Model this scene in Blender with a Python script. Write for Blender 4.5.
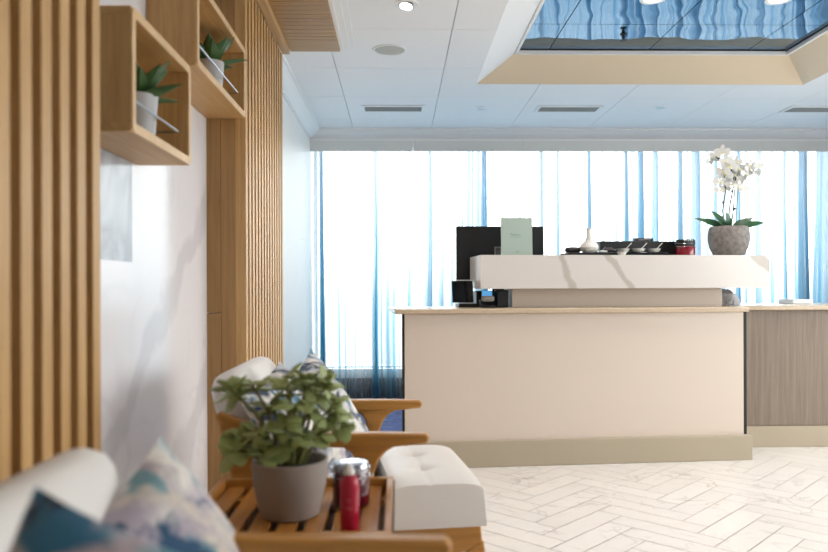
import bpy, bmesh, math, random
from mathutils import Vector, Matrix, noise
random.seed(7)
PI = math.pi
S = bpy.context.scene
for o in list(bpy.data.objects): bpy.data.objects.remove(o)
C = S.collection

# ------------------------------------------------------------ camera, sky, exposure
cam_d = bpy.data.cameras.new('camera'); cam = bpy.data.objects.new('camera', cam_d); C.objects.link(cam)
cam.matrix_world = Matrix.Translation((0, 0, 1.03)) @ Matrix.Rotation(math.radians(-1.24), 4, 'Z') @ Matrix.Rotation(PI/2, 4, 'X') @ Matrix.Rotation(math.radians(-0.2), 4, 'Z')
cam_d.sensor_width = 36; cam_d.lens = 740/828*36
cam_d.shift_y = 11/828; cam_d.clip_start = 0.02
cam_d.dof.use_dof = True; cam_d.dof.focus_distance = 4.6; cam_d.dof.aperture_fstop = 2.4
S.camera = cam
S.view_settings.view_transform = 'Standard'; S.view_settings.look = 'None'
S.view_settings.gamma = 1; S.view_settings.use_curve_mapping = False
S.view_settings.exposure = 0.0

def srgb(r, g, b):
    f = lambda c: (c/255/12.92) if c/255 <= .04045 else ((c/255+.055)/1.055)**2.4
    return (f(r), f(g), f(b), 1)

W = bpy.data.worlds.new('sky'); S.world = W; W.use_nodes = True
nt = W.node_tree; nt.nodes.clear()
out = nt.nodes.new('ShaderNodeOutputWorld'); bg = nt.nodes.new('ShaderNodeBackground')
tc = nt.nodes.new('ShaderNodeTexCoord'); sx = nt.nodes.new('ShaderNodeSeparateXYZ')
rp = nt.nodes.new('ShaderNodeValToRGB'); ad = nt.nodes.new('ShaderNodeMath'); ad.operation = 'MULTIPLY_ADD'
ad.inputs[1].default_value = .5; ad.inputs[2].default_value = .5
nt.links.new(tc.outputs['Generated'], sx.inputs[0]); nt.links.new(sx.outputs['Z'], ad.inputs[0]); nt.links.new(ad.outputs[0], rp.inputs[0])
e = rp.color_ramp.elements
e[0].position = 0.0; e[0].color = (.3, .34, .36, 1)
e[1].position = 1.0; e[1].color = (1, .97, .94, 1)
for p, c in ((.455, (.27, .32, .34, 1)), (.49, (.36, .41, .43, 1)), (.515, (1, .98, .96, 1)), (.60, (1, .98, .95, 1))):
    q = e.new(p); q.color = c
nt.links.new(rp.outputs[0], bg.inputs[0]); bg.inputs[1].default_value = 5.8
nt.links.new(bg.outputs[0], out.inputs[0])

# daylight entering by the window
wl = bpy.data.lights.new('window_daylight', 'AREA'); wl.shape = 'RECTANGLE'; wl.size = 4.9; wl.size_y = 2.0
wl.energy = 1; wl.cycles.is_portal = True
wlo = bpy.data.objects.new('window_daylight', wl); C.objects.link(wlo); wlo.location = (1.75, 7.05, 1.25)
wlo.rotation_euler = (-PI/2, 0, 0)
# unseen area light added right of the camera to brighten the room
sl = bpy.data.lights.new('side_fill_light', 'AREA'); sl.shape = 'RECTANGLE'; sl.size = 4.6; sl.size_y = 1.8
sl.energy = 62; sl.color = (1, .97, .95)
slo = bpy.data.objects.new('side_fill_light', sl); C.objects.link(slo); slo.location = (4.62, 2.45, 1.3); slo.rotation_euler = (0, PI/2, 0)
sl.size, sl.size_y = 1.8, 4.3

# ------------------------------------------------------------ materials
def new_mat(name):
    m = bpy.data.materials.new(name); m.use_nodes = True
    return m, m.node_tree, m.node_tree.nodes['Principled BSDF']
def N(t, typ, **kw):
    n = t.nodes.new(typ)
    for k, v in kw.items(): setattr(n, k, v)
    return n
def mat(name, col, rough=.5, metal=0, bump=0, bscale=200, var=0, vscale=8, sheen=0, coat=0):
    m, t, b = new_mat(name)
    b.inputs['Base Color'].default_value = col; b.inputs['Roughness'].default_value = rough; b.inputs['Metallic'].default_value = metal
    if sheen: b.inputs['Sheen Weight'].default_value = sheen
    if coat: b.inputs['Coat Weight'].default_value = coat
    tx = N(t, 'ShaderNodeTexCoord')
    if var:
        n = N(t, 'ShaderNodeTexNoise'); n.inputs['Scale'].default_value = vscale; n.inputs['Detail'].default_value = 5
        t.links.new(tx.outputs['Object'], n.inputs['Vector'])
        r = N(t, 'ShaderNodeValToRGB')
        r.color_ramp.elements[0].position = .3; r.color_ramp.elements[1].position = .7
        r.color_ramp.elements[0].color = tuple(c*(1-var) for c in col[:3])+(1,)
        r.color_ramp.elements[1].color = tuple(min(1, c*(1+var)) for c in col[:3])+(1,)
        t.links.new(n.outputs[0], r.inputs[0]); t.links.new(r.outputs[0], b.inputs['Base Color'])
    if bump:
        n = N(t, 'ShaderNodeTexNoise'); n.inputs['Scale'].default_value = bscale; n.inputs['Detail'].default_value = 3
        t.links.new(tx.outputs['Object'], n.inputs['Vector'])
        bp = N(t, 'ShaderNodeBump'); bp.inputs['Strength'].default_value = bump; bp.inputs['Distance'].default_value = .005
        t.links.new(n.outputs[0], bp.inputs['Height']); t.links.new(bp.outputs[0], b.inputs['Normal'])
    return m
def wood(name, c1, c2, scale=(25, 25, 1.2), rough=.45, mid=.5):
    m, t, b = new_mat(name)
    tx = N(t, 'ShaderNodeTexCoord'); mp = N(t, 'ShaderNodeMapping'); mp.inputs['Scale'].default_value = scale
    t.links.new(tx.outputs['Object'], mp.inputs[0])
    n = N(t, 'ShaderNodeTexNoise'); n.inputs['Scale'].default_value = 2.2; n.inputs['Detail'].default_value = 8; n.inputs['Roughness'].default_value = .65; n.inputs['Distortion'].default_value = .6
    t.links.new(mp.outputs[0], n.inputs['Vector'])
    r = N(t, 'ShaderNodeValToRGB'); r.color_ramp.elements[0].position = mid-.2; r.color_ramp.elements[1].position = mid+.2
    r.color_ramp.elements[0].color = c1; r.color_ramp.elements[1].color = c2
    t.links.new(n.outputs[0], r.inputs[0])
    t.links.new(r.outputs[0], b.inputs['Base Color'])
    b.inputs['Roughness'].default_value = rough
    bp = N(t, 'ShaderNodeBump'); bp.inputs['Strength'].default_value = .08; bp.inputs['Distance'].default_value = .002
    t.links.new(n.outputs[0], bp.inputs['Height']); t.links.new(bp.outputs[0], b.inputs['Normal'])
    return m
def marble(name, base, vein, scale, rough, width=.035, amount=.8, rot=(0, 0, 0), off=(0, 0, 0), cloud=.5, spec=.5):
    m, t, b = new_mat(name)
    tx = N(t, 'ShaderNodeTexCoord'); mp = N(t, 'ShaderNodeMapping'); mp.inputs['Rotation'].default_value = rot; mp.inputs['Location'].default_value = off
    t.links.new(tx.outputs['Object'], mp.inputs[0])
    n = N(t, 'ShaderNodeTexNoise'); n.inputs['Scale'].default_value = scale; n.inputs['Detail'].default_value = 4; n.inputs['Distortion'].default_value = .8
    t.links.new(mp.outputs[0], n.inputs['Vector'])
    s = N(t, 'ShaderNodeMath', operation='SUBTRACT'); s.inputs[1].default_value = .5
    a = N(t, 'ShaderNodeMath', operation='ABSOLUTE')
    t.links.new(n.outputs[0], s.inputs[0]); t.links.new(s.outputs[0], a.inputs[0])
    r = N(t, 'ShaderNodeValToRGB'); r.color_ramp.elements[0].position = 0; r.color_ramp.elements[1].position = width
    r.color_ramp.elements[0].color = (amount,)*3+(1,); r.color_ramp.elements[1].color = (0, 0, 0, 1)
    t.links.new(a.outputs[0], r.inputs[0])
    n2 = N(t, 'ShaderNodeTexNoise'); n2.inputs['Scale'].default_value = scale*.8; n2.inputs['Detail'].default_value = 2
    t.links.new(mp.outputs[0], n2.inputs['Vector'])
    mu = N(t, 'ShaderNodeMath', operation='MULTIPLY'); t.links.new(r.outputs[0], mu.inputs[0])
    r2 = N(t, 'ShaderNodeValToRGB'); r2.color_ramp.elements[0].position = cloud-.08; r2.color_ramp.elements[1].position = cloud+.15
    t.links.new(n2.outputs[0], r2.inputs[0]); t.links.new(r2.outputs[0], mu.inputs[1])
    mx = N(t, 'ShaderNodeMix', data_type='RGBA'); mx.inputs[6].default_value = base; mx.inputs[7].default_value = vein
    t.links.new(mu.outputs[0], mx.inputs[0]); t.links.new(mx.outputs[2], b.inputs['Base Color'])
    b.inputs['Roughness'].default_value = rough; b.inputs['Specular IOR Level'].default_value = spec
    return m, t, b, mx
def emit(name, col, st):
    m, t, b = new_mat(name)
    b.inputs['Base Color'].default_value = col; b.inputs['Emission Color'].default_value = col; b.inputs['Emission Strength'].default_value = st
    return m
def floral(name, base, cols, scale, seed, cover=.5):
    m, t, b = new_mat(name)
    tx = N(t, 'ShaderNodeTexCoord')
    prev = None
    for i, (c, sc, lo, hi) in enumerate(cols):
        mp = N(t, 'ShaderNodeMapping'); mp.inputs['Location'].default_value = (seed+i*7.3, seed*2+i*3.1, i*5.7)
        t.links.new(tx.outputs['Object'], mp.inputs[0])
        n = N(t, 'ShaderNodeTexNoise'); n.inputs['Scale'].default_value = sc*scale; n.inputs['Detail'].default_value = 4; n.inputs['Distortion'].default_value = 1.0; n.inputs['Roughness'].default_value = .6
        t.links.new(mp.outputs[0], n.inputs['Vector'])
        r = N(t, 'ShaderNodeValToRGB'); r.color_ramp.elements[0].position = lo; r.color_ramp.elements[1].position = hi
        t.links.new(n.outputs[0], r.inputs[0])
        mx = N(t, 'ShaderNodeMix', data_type='RGBA')
        if prev: t.links.new(prev, mx.inputs[6])
        else: mx.inputs[6].default_value = base
        mx.inputs[7].default_value = c
        t.links.new(r.outputs[0], mx.inputs[0]); prev = mx.outputs[2]
    t.links.new(prev, b.inputs['Base Color']); b.inputs['Roughness'].default_value = .85
    b.inputs['Sheen Weight'].default_value = .2
    return m

M = {}
M['oak'] = wood('oak', srgb(180, 138, 84), srgb(208, 167, 112), (30, 30, 1.0))
M['oak_y'] = wood('oak_lengthwise', srgb(180, 138, 84), srgb(208, 167, 112), (30, 1.2, 30))
M['oak_x'] = wood('oak_crosswise', srgb(150, 108, 48), srgb(184, 142, 72), (1.0, 30, 30))
M['oak_edge'] = wood('oak_edging', srgb(206, 168, 120), srgb(224, 190, 144), (20, 6, 6))
M['oak_shaded'] = wood('oak_column_shaded', srgb(150, 110, 64), srgb(176, 136, 86), (30, 30, 1.0))  # oak darkened for the column, its shade put into the colour
M['oak_back'] = wood('oak_backing', srgb(96, 66, 38), srgb(124, 88, 54), (30, 30, 1.0), .7)
M['teak'] = wood('teak', srgb(164, 112, 48), srgb(194, 138, 66), (1.5, 25, 25), .38)
M['teak_y'] = wood('teak_lengthwise', srgb(154, 100, 42), srgb(190, 130, 62), (25, 1.5, 25), .32)
M['greywood'] = wood('grey_wood', srgb(112, 98, 86), srgb(138, 123, 108), (22, 22, .8), .5)
M['paint'] = mat('white_paint', srgb(232, 233, 236), .55)
M['ceil'] = mat('ceiling_panel_white', srgb(242, 240, 240), .5)
M['ceil_gap'] = mat('ceiling_gap', srgb(150, 150, 152), .8)
M['pale'] = mat('pale_blue_white_wall', srgb(246, 242, 237), .45)
M['cornice'] = mat('cornice_white', srgb(240, 238, 236), .5)
M['pelmet'] = mat('pelmet_grey', srgb(226, 224, 220), .6)
M['cove'] = mat('cove_cream', srgb(236, 216, 186), .55)
M['desk'] = mat('desk_cream_laminate', srgb(210, 196, 183), .32)
M['skirt'] = mat('taupe_skirting', srgb(170, 158, 138), .42)
M['riser'] = mat('taupe_riser', srgb(196, 183, 170), .4)
M['worktop'] = mat('tan_stone_worktop', srgb(196, 176, 152), .22, var=.06, vscale=60)
M['dark'] = mat('black_gap', srgb(14, 14, 15), .6)
M['black'] = mat('black_plastic', srgb(17, 18, 21), .4)
M['blackgloss'] = mat('black_gloss', srgb(12, 13, 16), .12)
M['screen'] = mat('dark_screen', srgb(15, 17, 21), .5)
M['chrome'] = mat('chrome', srgb(165, 165, 172), .14, 1)
M['steel'] = mat('steel', srgb(190, 196, 202), .28, 1)
M['leather'] = mat('white_leather', srgb(226, 221, 216), .38, bump=.06, bscale=120)
M['fabric'] = mat('white_upholstery', srgb(226, 222, 218), .8, bump=.1, bscale=400, sheen=.2)
M['ceramic'] = mat('white_ceramic', srgb(234, 232, 226), .2)
M['greypot'] = mat('grey_pot', srgb(146, 135, 128), .5, var=.03, vscale=12)
M['whitepot'] = mat('pale_grey_pot', srgb(188, 187, 188), .5)
M['stonepot'] = mat('rough_stone_pot', srgb(136, 130, 126), .8, bump=.8, bscale=60, var=.28, vscale=40)
M['stone'] = mat('grey_rock', srgb(166, 166, 170), .8, bump=.8, bscale=30, var=.25, vscale=20)
M['pebble'] = mat('dark_pebble', srgb(48, 42, 44), .5)
M['soil'] = mat('dark_soil', srgb(52, 40, 32), .95, bump=1, bscale=80)
M['stem'] = mat('plant_stem', srgb(118, 118, 66), .6)
M['ostem'] = mat('orchid_stem', srgb(44, 70, 66), .5)
M['petal'] = mat('orchid_petal', srgb(218, 218, 216), .5)
M['lip'] = mat('orchid_centre', srgb(222, 214, 150), .5)
M['oleaf'] = mat('orchid_leaf', srgb(46, 92, 58), .35)
M['sleaf'] = mat('dark_succulent_leaf', srgb(58, 92, 46), .45, var=.3, vscale=18)
M['tip'] = mat('pale_leaf_tip', srgb(150, 160, 130), .5)
M['jade'] = mat('jade_leaf', srgb(150, 163, 104), .40, var=.22, vscale=14)
M['red'] = mat('red_bottle', srgb(172, 22, 52), .22)
M['redglass'] = mat('dark_red_glass', srgb(128, 10, 32), .15, coat=.5)
M['maroon'] = mat('maroon_glass', srgb(84, 12, 26), .1, coat=.4)
M['whiteplastic'] = mat('white_plastic', srgb(236, 234, 232), .3)
M['mint'] = mat('mint_card', srgb(176, 194, 184), .6)
M['ink'] = mat('grey_ink', srgb(120, 146, 134), .7)
M['inkw'] = mat('pale_ink', srgb(190, 196, 200), .7)
M['vent'] = mat('vent_grey', srgb(150, 148, 144), .6)
M['ventframe'] = mat('vent_frame', srgb(236, 236, 236), .4)
M['speaker'] = mat('speaker_grille', srgb(196, 196, 190), .8, bump=.3, bscale=900)
M['bulb'] = emit('lamp_glow', (1, .93, .84, 1), 9)
M['bluelcd'] = emit('small_lcd', srgb(90, 160, 215), .8)
M['frameglass'] = mat('photo_print', srgb(96, 96, 98), .3, var=.5, vscale=60)
M['navy'] = mat('dark_navy_panel', srgb(20, 34, 50), .6)
M['sill'] = mat('white_sill', srgb(236, 240, 242), .4)
M['paper'] = mat('white_paper', srgb(242, 244, 246), .6)
M['carpet'] = floral('blue_carpet', srgb(24, 66, 150), [(srgb(14, 34, 96), 12, .45, .6), (srgb(70, 120, 190), 18, .56, .68)], 1, 3)
WHITE = srgb(226, 221, 214)
M['floral'] = floral('floral_cloth', WHITE, [(srgb(168, 158, 170), 3.6, .44, .55), (srgb(206, 196, 184), 5, .5, .6), (srgb(112, 150, 160), 4.2, .53, .60), (srgb(30, 72, 104), 3.6, .54, .60)], 1.3, 5)
M['floral_b'] = floral('floral_cloth_blue', WHITE, [(srgb(160, 168, 182), 4, .5, .6), (srgb(64, 118, 146), 5, .53, .60), (srgb(180, 168, 180), 6, .56, .66), (srgb(26, 46, 76), 4, .50, .57)], 1.3, 11)
M['teal'] = floral('teal_watercolour_cloth', srgb(196, 196, 204), [(srgb(112, 168, 184), 5, .40, .52), (srgb(40, 110, 150), 4.2, .47, .55), (srgb(196, 184, 194), 5, .54, .62), (srgb(24, 54, 84), 4, .55, .61)], 1.9, 14)
M['piping'] = mat('dark_piping', srgb(40, 44, 52), .8)

# wall marble with broad soft veins that climb along the slab
mm, t, b, mx = marble('white_wall_marble', srgb(236, 233, 236), srgb(196, 194, 202), 1.1, .16, .02, .55, off=(3, 1, 2), cloud=.45)
tx = N(t, 'ShaderNodeTexCoord'); sp = N(t, 'ShaderNodeSeparateXYZ'); t.links.new(tx.outputs['Object'], sp.inputs[0])
ns = N(t, 'ShaderNodeTexNoise'); ns.inputs['Scale'].default_value = 3.2; ns.inputs['Detail'].default_value = 4
t.links.new(tx.outputs['Object'], ns.inputs['Vector'])
def mth(t, op, a, bb, c=None):
    n = N(t, 'ShaderNodeMath', operation=op)
    for i, v in enumerate((a, bb) if c is None else (a, bb, c)):
        if isinstance(v, (int, float)): n.inputs[i].default_value = v
        else: t.links.new(v, n.inputs[i])
    return n.outputs[0]
def vein(y0, z0, slope, w, wob):
    d = mth(t, 'MULTIPLY_ADD', sp.outputs['Y'], -slope, slope*y0-z0)
    d = mth(t, 'ADD', d, sp.outputs['Z'])
    d = mth(t, 'ADD', d, mth(t, 'MULTIPLY_ADD', ns.outputs[0], wob, -wob/2))
    d = mth(t, 'ABSOLUTE', d, 0)
    q = mth(t, 'SUBTRACT', 1, mth(t, 'MULTIPLY', d, 1/w))
    return mth(t, 'MULTIPLY', mth(t, 'MINIMUM', mth(t, 'MAXIMUM', q, 0), .5), 1.3)
v1 = vein(2.1, .55, .75, .10, .5); v2 = vein(2.9, .42, .5, .12, .6)
vm = mth(t, 'MAXIMUM', v1, v2)
mx2 = N(t, 'ShaderNodeMix', data_type='RGBA'); mx2.inputs[7].default_value = srgb(210, 208, 213)
t.links.new(mx.outputs[2], mx2.inputs[6]); t.links.new(vm, mx2.inputs[0]); t.links.new(mx2.outputs[2], b.inputs['Base Color'])
M['wallmarble'] = mm
M['greypatch'] = marble('grey_veined_patch', srgb(188, 192, 200), srgb(140, 142, 150), 3, .16, .10, .8, off=(1, 4, 2), cloud=.4)[0]
mm, t, b, mx = marble('white_counter_marble', srgb(216, 210, 206), srgb(206, 199, 193), .9, .2, .05, .5, off=(1.4, .3, 2.2), cloud=.5)
tx = N(t, 'ShaderNodeTexCoord'); sp = N(t, 'ShaderNodeSeparateXYZ'); t.links.new(tx.outputs['Object'], sp.inputs[0])
ns = N(t, 'ShaderNodeTexNoise'); ns.inputs['Scale'].default_value = 9; ns.inputs['Detail'].default_value = 4; t.links.new(tx.outputs['Object'], ns.inputs['Vector'])
def band(x0, slope, w):      # a broad vein running down the slab
    d = mth(t, 'ADD', sp.outputs['X'], mth(t, 'MULTIPLY_ADD', sp.outputs['Z'], slope, -x0-.312*slope))
    d = mth(t, 'ABSOLUTE', mth(t, 'ADD', d, mth(t, 'MULTIPLY_ADD', ns.outputs[0], .07, -.035)), 0)
    return mth(t, 'MINIMUM', mth(t, 'MAXIMUM', mth(t, 'MULTIPLY', mth(t, 'SUBTRACT', w, d), 60), 0), 1)
vm = mth(t, 'MAXIMUM', mth(t, 'MAXIMUM', band(.955, .35, .028), band(1.24, .75, .03)), band(2.17, 1.3, .06))
mx2 = N(t, 'ShaderNodeMix', data_type='RGBA'); mx2.inputs[7].default_value = srgb(190, 181, 173)
t.links.new(mx.outputs[2], mx2.inputs[6]); t.links.new(vm, mx2.inputs[0]); t.links.new(mx2.outputs[2], b.inputs['Base Color'])
M['countermarble'] = mm

# floor marble: each herringbone tile slightly different
mm, t, b, mx = marble('floor_marble', srgb(232, 228, 225), srgb(196, 190, 186), 4.5, .25, .03, .7, cloud=.54)
at_ = N(t, 'ShaderNodeAttribute'); at_.attribute_name = 'tone'
m3 = N(t, 'ShaderNodeMix', data_type='RGBA', blend_type='MULTIPLY'); m3.inputs[0].default_value = 1
t.links.new(mx.outputs[2], m3.inputs[6]); t.links.new(at_.outputs['Color'], m3.inputs[7]); t.links.new(m3.outputs[2], b.inputs['Base Color'])
M['floor'] = mm
M['grout'] = mat('floor_grout', srgb(176, 168, 160), .8)

# tinted mirror of the skylight panel
mm, t, b = new_mat('blue_mirror'); b.inputs['Base Color'].default_value = srgb(92, 122, 148); b.inputs['Metallic'].default_value = 1; b.inputs['Roughness'].default_value = .03
tx = N(t, 'ShaderNodeTexCoord'); n = N(t, 'ShaderNodeTexNoise'); n.inputs['Scale'].default_value = 3.0; n.inputs['Detail'].default_value = 1
t.links.new(tx.outputs['Object'], n.inputs['Vector']); bp = N(t, 'ShaderNodeBump'); bp.inputs['Strength'].default_value = .35; bp.inputs['Distance'].default_value = .02
t.links.new(n.outputs[0], bp.inputs['Height']); t.links.new(bp.outputs[0], b.inputs['Normal'])
M['mirror'] = mm

# window glass and sheer curtain
mm, t, b = new_mat('window_glass'); t.nodes.remove(b)
o_ = t.nodes['Material Output']; tr = N(t, 'ShaderNodeBsdfTransparent'); tr.inputs[0].default_value = (.96, .98, .98, 1)
gl = N(t, 'ShaderNodeBsdfGlossy'); gl.inputs['Roughness'].default_value = .02
mxs = N(t, 'ShaderNodeMixShader'); mxs.inputs[0].default_value = .05
t.links.new(tr.outputs[0], mxs.inputs[1]); t.links.new(gl.outputs[0], mxs.inputs[2]); t.links.new(mxs.outputs[0], o_.inputs[0])
M['glass'] = mm
mm, t, b = new_mat('sheer_blue_voile'); t.nodes.remove(b); o_ = t.nodes['Material Output']
tx = N(t, 'ShaderNodeTexCoord'); sp = N(t, 'ShaderNodeSeparateXYZ'); t.links.new(tx.outputs['Object'], sp.inputs[0])
r = N(t, 'ShaderNodeValToRGB')       # colour by height: pale at the rod, teal at the hem
mr = N(t, 'ShaderNodeMapRange'); mr.inputs[1].default_value = 0; mr.inputs[2].default_value = 2.3; t.links.new(sp.outputs['Z'], mr.inputs[0]); t.links.new(mr.outputs[0], r.inputs[0])
el = r.color_ramp.elements; el[0].position = 0; el[0].color = srgb(24, 116, 146); el[1].position = 1; el[1].color = srgb(206, 222, 236)
q = el.new(.28); q.color = srgb(60, 150, 182); q = el.new(.6); q.color = srgb(142, 192, 216)
lw = N(t, 'ShaderNodeLayerWeight'); lw.inputs[0].default_value = .5
dn = N(t, 'ShaderNodeValToRGB'); dn.color_ramp.elements[0].position = .0; dn.color_ramp.elements[0].color = (.24,)*3+(1,)
dn.color_ramp.elements[1].position = .85; dn.color_ramp.elements[1].color = (.98,)*3+(1,)
for p_, v_ in ((.08, .31), (.25, .78), (.5, .94)): q = dn.color_ramp.elements.new(p_); q.color = (v_,)*3+(1,)
t.links.new(lw.outputs['Facing'], dn.inputs[0])
tr = N(t, 'ShaderNodeBsdfTransparent'); tr.inputs[0].default_value = (.97, .99, 1, 1)
tl = N(t, 'ShaderNodeBsdfTranslucent'); df = N(t, 'ShaderNodeBsdfDiffuse')
dc = N(t, 'ShaderNodeMix', data_type='RGBA'); dc.inputs[6].default_value = srgb(242, 242, 242)   # this colour shows where the weave bunches up
t.links.new(dn.outputs[0], dc.inputs[0]); t.links.new(r.outputs[0], dc.inputs[7])
t.links.new(dc.outputs[2], tl.inputs[0]); t.links.new(dc.outputs[2], df.inputs[0])
m1 = N(t, 'ShaderNodeMixShader'); m1.inputs[0].default_value = .35; t.links.new(tl.outputs[0], m1.inputs[1]); t.links.new(df.outputs[0], m1.inputs[2])
m2 = N(t, 'ShaderNodeMixShader'); t.links.new(dn.outputs[0], m2.inputs[0]); t.links.new(tr.outputs[0], m2.inputs[1]); t.links.new(m1.outputs[0], m2.inputs[2])
t.links.new(m2.outputs[0], o_.inputs[0])
M['voile'] = mm

# ------------------------------------------------------------ helpers
def V(*a): return Vector(a)
def obj(name, bm, m, parent=None, bev=0, smooth=True, segs=2):
    me = bpy.data.meshes.new(name)
    bmesh.ops.recalc_face_normals(bm, faces=bm.faces)
    bm.to_mesh(me); bm.free()
    for k in (m if isinstance(m, (list, tuple)) else [m]): me.materials.append(k)
    if smooth:
        for p in me.polygons: p.use_smooth = True
        me.set_sharp_from_angle(angle=math.radians(35))
    o = bpy.data.objects.new(name, me); C.objects.link(o)
    if parent: o.parent = parent
    if bev:
        md = o.modifiers.new('bevel', 'BEVEL'); md.width = bev; md.segments = segs; md.limit_method = 'ANGLE'; md.angle_limit = math.radians(40)
    return o
def tag(o, label, cat, group=None):
    o['label'] = label; o['category'] = cat
    if group: o['group'] = group
    return o
def thing(name, label, cat, loc=(0, 0, 0), rz=0, group=None):
    o = bpy.data.objects.new(name, None); C.objects.link(o); o.empty_display_size = .1
    o.location = loc; o.rotation_euler = (0, 0, rz)
    return tag(o, label, cat, group)
def struct(name, bm, m, parent=None, **k):
    o = obj(name, bm, m, parent, **k)
    if parent is None: o['kind'] = 'structure'
    return o
def box(x0, y0, z0, x1, y1, z1, bm=None):
    bm = bm or bmesh.new()
    v = [bm.verts.new(p) for p in ((x0, y0, z0), (x1, y0, z0), (x1, y1, z0), (x0, y1, z0), (x0, y0, z1), (x1, y0, z1), (x1, y1, z1), (x0, y1, z1))]
    for f in ((3, 2, 1, 0), (4, 5, 6, 7), (0, 1, 5, 4), (1, 2, 6, 5), (2, 3, 7, 6), (3, 0, 4, 7)): bm.faces.new([v[i] for i in f])
    return bm
def prism(pts, axis, a, b, bm=None):
    """extrude a 2D outline along an axis: 'X' pts=(y,z), 'Y' pts=(x,z), 'Z' pts=(x,y)"""
    bm = bm or bmesh.new()
    def P(p, h): return {'X': (h, p[0], p[1]), 'Y': (p[0], h, p[1]), 'Z': (p[0], p[1], h)}[axis]
    A = [bm.verts.new(P(p, a)) for p in pts]; B = [bm.verts.new(P(p, b)) for p in pts]
    bm.faces.new(A); bm.faces.new(B[::-1])
    for i in range(len(pts)):
        j = (i+1) % len(pts); bm.faces.new((A[i], B[i], B[j], A[j]))
    return bm
def tube(pts, r, n=8, bm=None, cap=True):
    bm = bm or bmesh.new(); pts = [Vector(p) for p in pts]
    rs = r if isinstance(r, (list, tuple)) else [r]*len(pts)
    rings = []
    up = Vector((0, 0, 1))
    for i, p in enumerate(pts):
        d = (pts[min(i+1, len(pts)-1)]-pts[max(i-1, 0)]).normalized()
        u = d.cross(up)
        if u.length < 1e-3: u = d.cross(Vector((0, 1, 0)))
        u.normalize(); w = u.cross(d)
        rings.append([bm.verts.new(p+(u*math.cos(2*PI*k/n)+w*math.sin(2*PI*k/n))*rs[i]) for k in range(n)])
    for a, b in zip(rings, rings[1:]):
        for k in range(n): bm.faces.new((a[k], a[(k+1) % n], b[(k+1) % n], b[k]))
    if cap: bm.faces.new(rings[0][::-1]); bm.faces.new(rings[-1])
    return bm
def lathe(prof, n=32, bm=None, c=(0, 0, 0), wob=0):
    bm = bm or bmesh.new(); rings = []
    for r, z in prof:
        if r < 1e-5: rings.append([bm.verts.new((c[0], c[1], c[2]+z))])
        else: rings.append([bm.verts.new((c[0]+r*math.cos(2*PI*k/n), c[1]+r*math.sin(2*PI*k/n), c[2]+z)) for k in range(n)])
    for a, b in zip(rings, rings[1:]):
        for k in range(n):
            j = (k+1) % n
            if len(a) == 1 and len(b) == 1: continue
            if len(a) == 1: bm.faces.new((a[0], b[k], b[j]))
            elif len(b) == 1: bm.faces.new((a[k], a[j], b[0]))
            else: bm.faces.new((a[k], a[j], b[j], b[k]))
    return bm
def leaf(bm, base, d, up, L, w, th=.004, curl=.15, obov=True, n=6):
    """a leaf with thickness: base point, direction, face-up vector, length, width"""
    d = d.normalized(); s = d.cross(up)
    if s.length < 1e-3: s = d.cross(Vector((1, 0, 0)))
    s.normalize(); u = s.cross(d).normalized()
    T, B = [], []
    for i in range(n+1):
        f = i/n
        ww = w*.5*(math.sin(PI*min(1, f**(1.25 if obov else .7)*.96+.04)))**.75
        c = base + d*(L*f) + u*(-curl*L*f*f)
        t2 = th*(.3+.7*math.sin(PI*min(1, f+.05)))
        T.append([bm.verts.new(c - s*ww + u*t2*.2), bm.verts.new(c + u*(t2+.0) - u*ww*.12), bm.verts.new(c + s*ww + u*t2*.2)])
        B.append([bm.verts.new(c - s*ww - u*t2*.2), bm.verts.new(c - u*(t2+ww*.12)), bm.verts.new(c + s*ww - u*t2*.2)])
    for i in range(n):
        for k in range(2):
            bm.faces.new((T[i][k], T[i][k+1], T[i+1][k+1], T[i+1][k])); bm.faces.new((B[i][k+1], B[i][k], B[i+1][k], B[i+1][k+1]))
        bm.faces.new((B[i][0], T[i][0], T[i+1][0], B[i+1][0])); bm.faces.new((T[i][2], B[i][2], B[i+1][2], T[i+1][2]))
    for q, rev in ((0, 0), (n, 1)):
        bm.faces.new((T[q][0], B[q][0], B[q][1], T[q][1])); bm.faces.new((T[q][1], B[q][1], B[q][2], T[q][2]))
    return bm
def soft_box(sx, sy, sz, r, seg=5, puff=0.0):
    """rounded cushion block centred on the origin; puff bulges the faces"""
    bm = bmesh.new(); bmesh.ops.create_cube(bm, size=1)
    bmesh.ops.subdivide_edges(bm, edges=bm.edges[:], cuts=9, use_grid_fill=True)
    for v in bm.verts:
        p = Vector((v.co.x*sx, v.co.y*sy, v.co.z*sz)); h = Vector((sx/2-r, sy/2-r, sz/2-r))
        q = Vector((max(-h.x, min(h.x, p.x)), max(-h.y, min(h.y, p.y)), max(-h.z, min(h.z, p.z))))
        # spread the grid so the rim gets vertices
        d = p-q
        if d.length > 1e-6: p = q + d.normalized()*r
        u = [2*c for c in v.co]
        if puff:
            p.z += (1 if v.co.z > 0 else -1)*puff*max(0, (1-u[0]**2))*max(0, (1-u[1]**2))*abs(u[2])
        v.co = p
    return bm

# ------------------------------------------------------------ the room
XW, XF, XP = -.824, -.655, -.78          # marble wall, face of the slats, pale wall
ZC = 2.43; YB = 6.92; XR = 4.35; Y0 = -2.6
FO = V(.023, 4.2, 0); TH = math.radians(4.4)     # desk corner and direction

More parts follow.
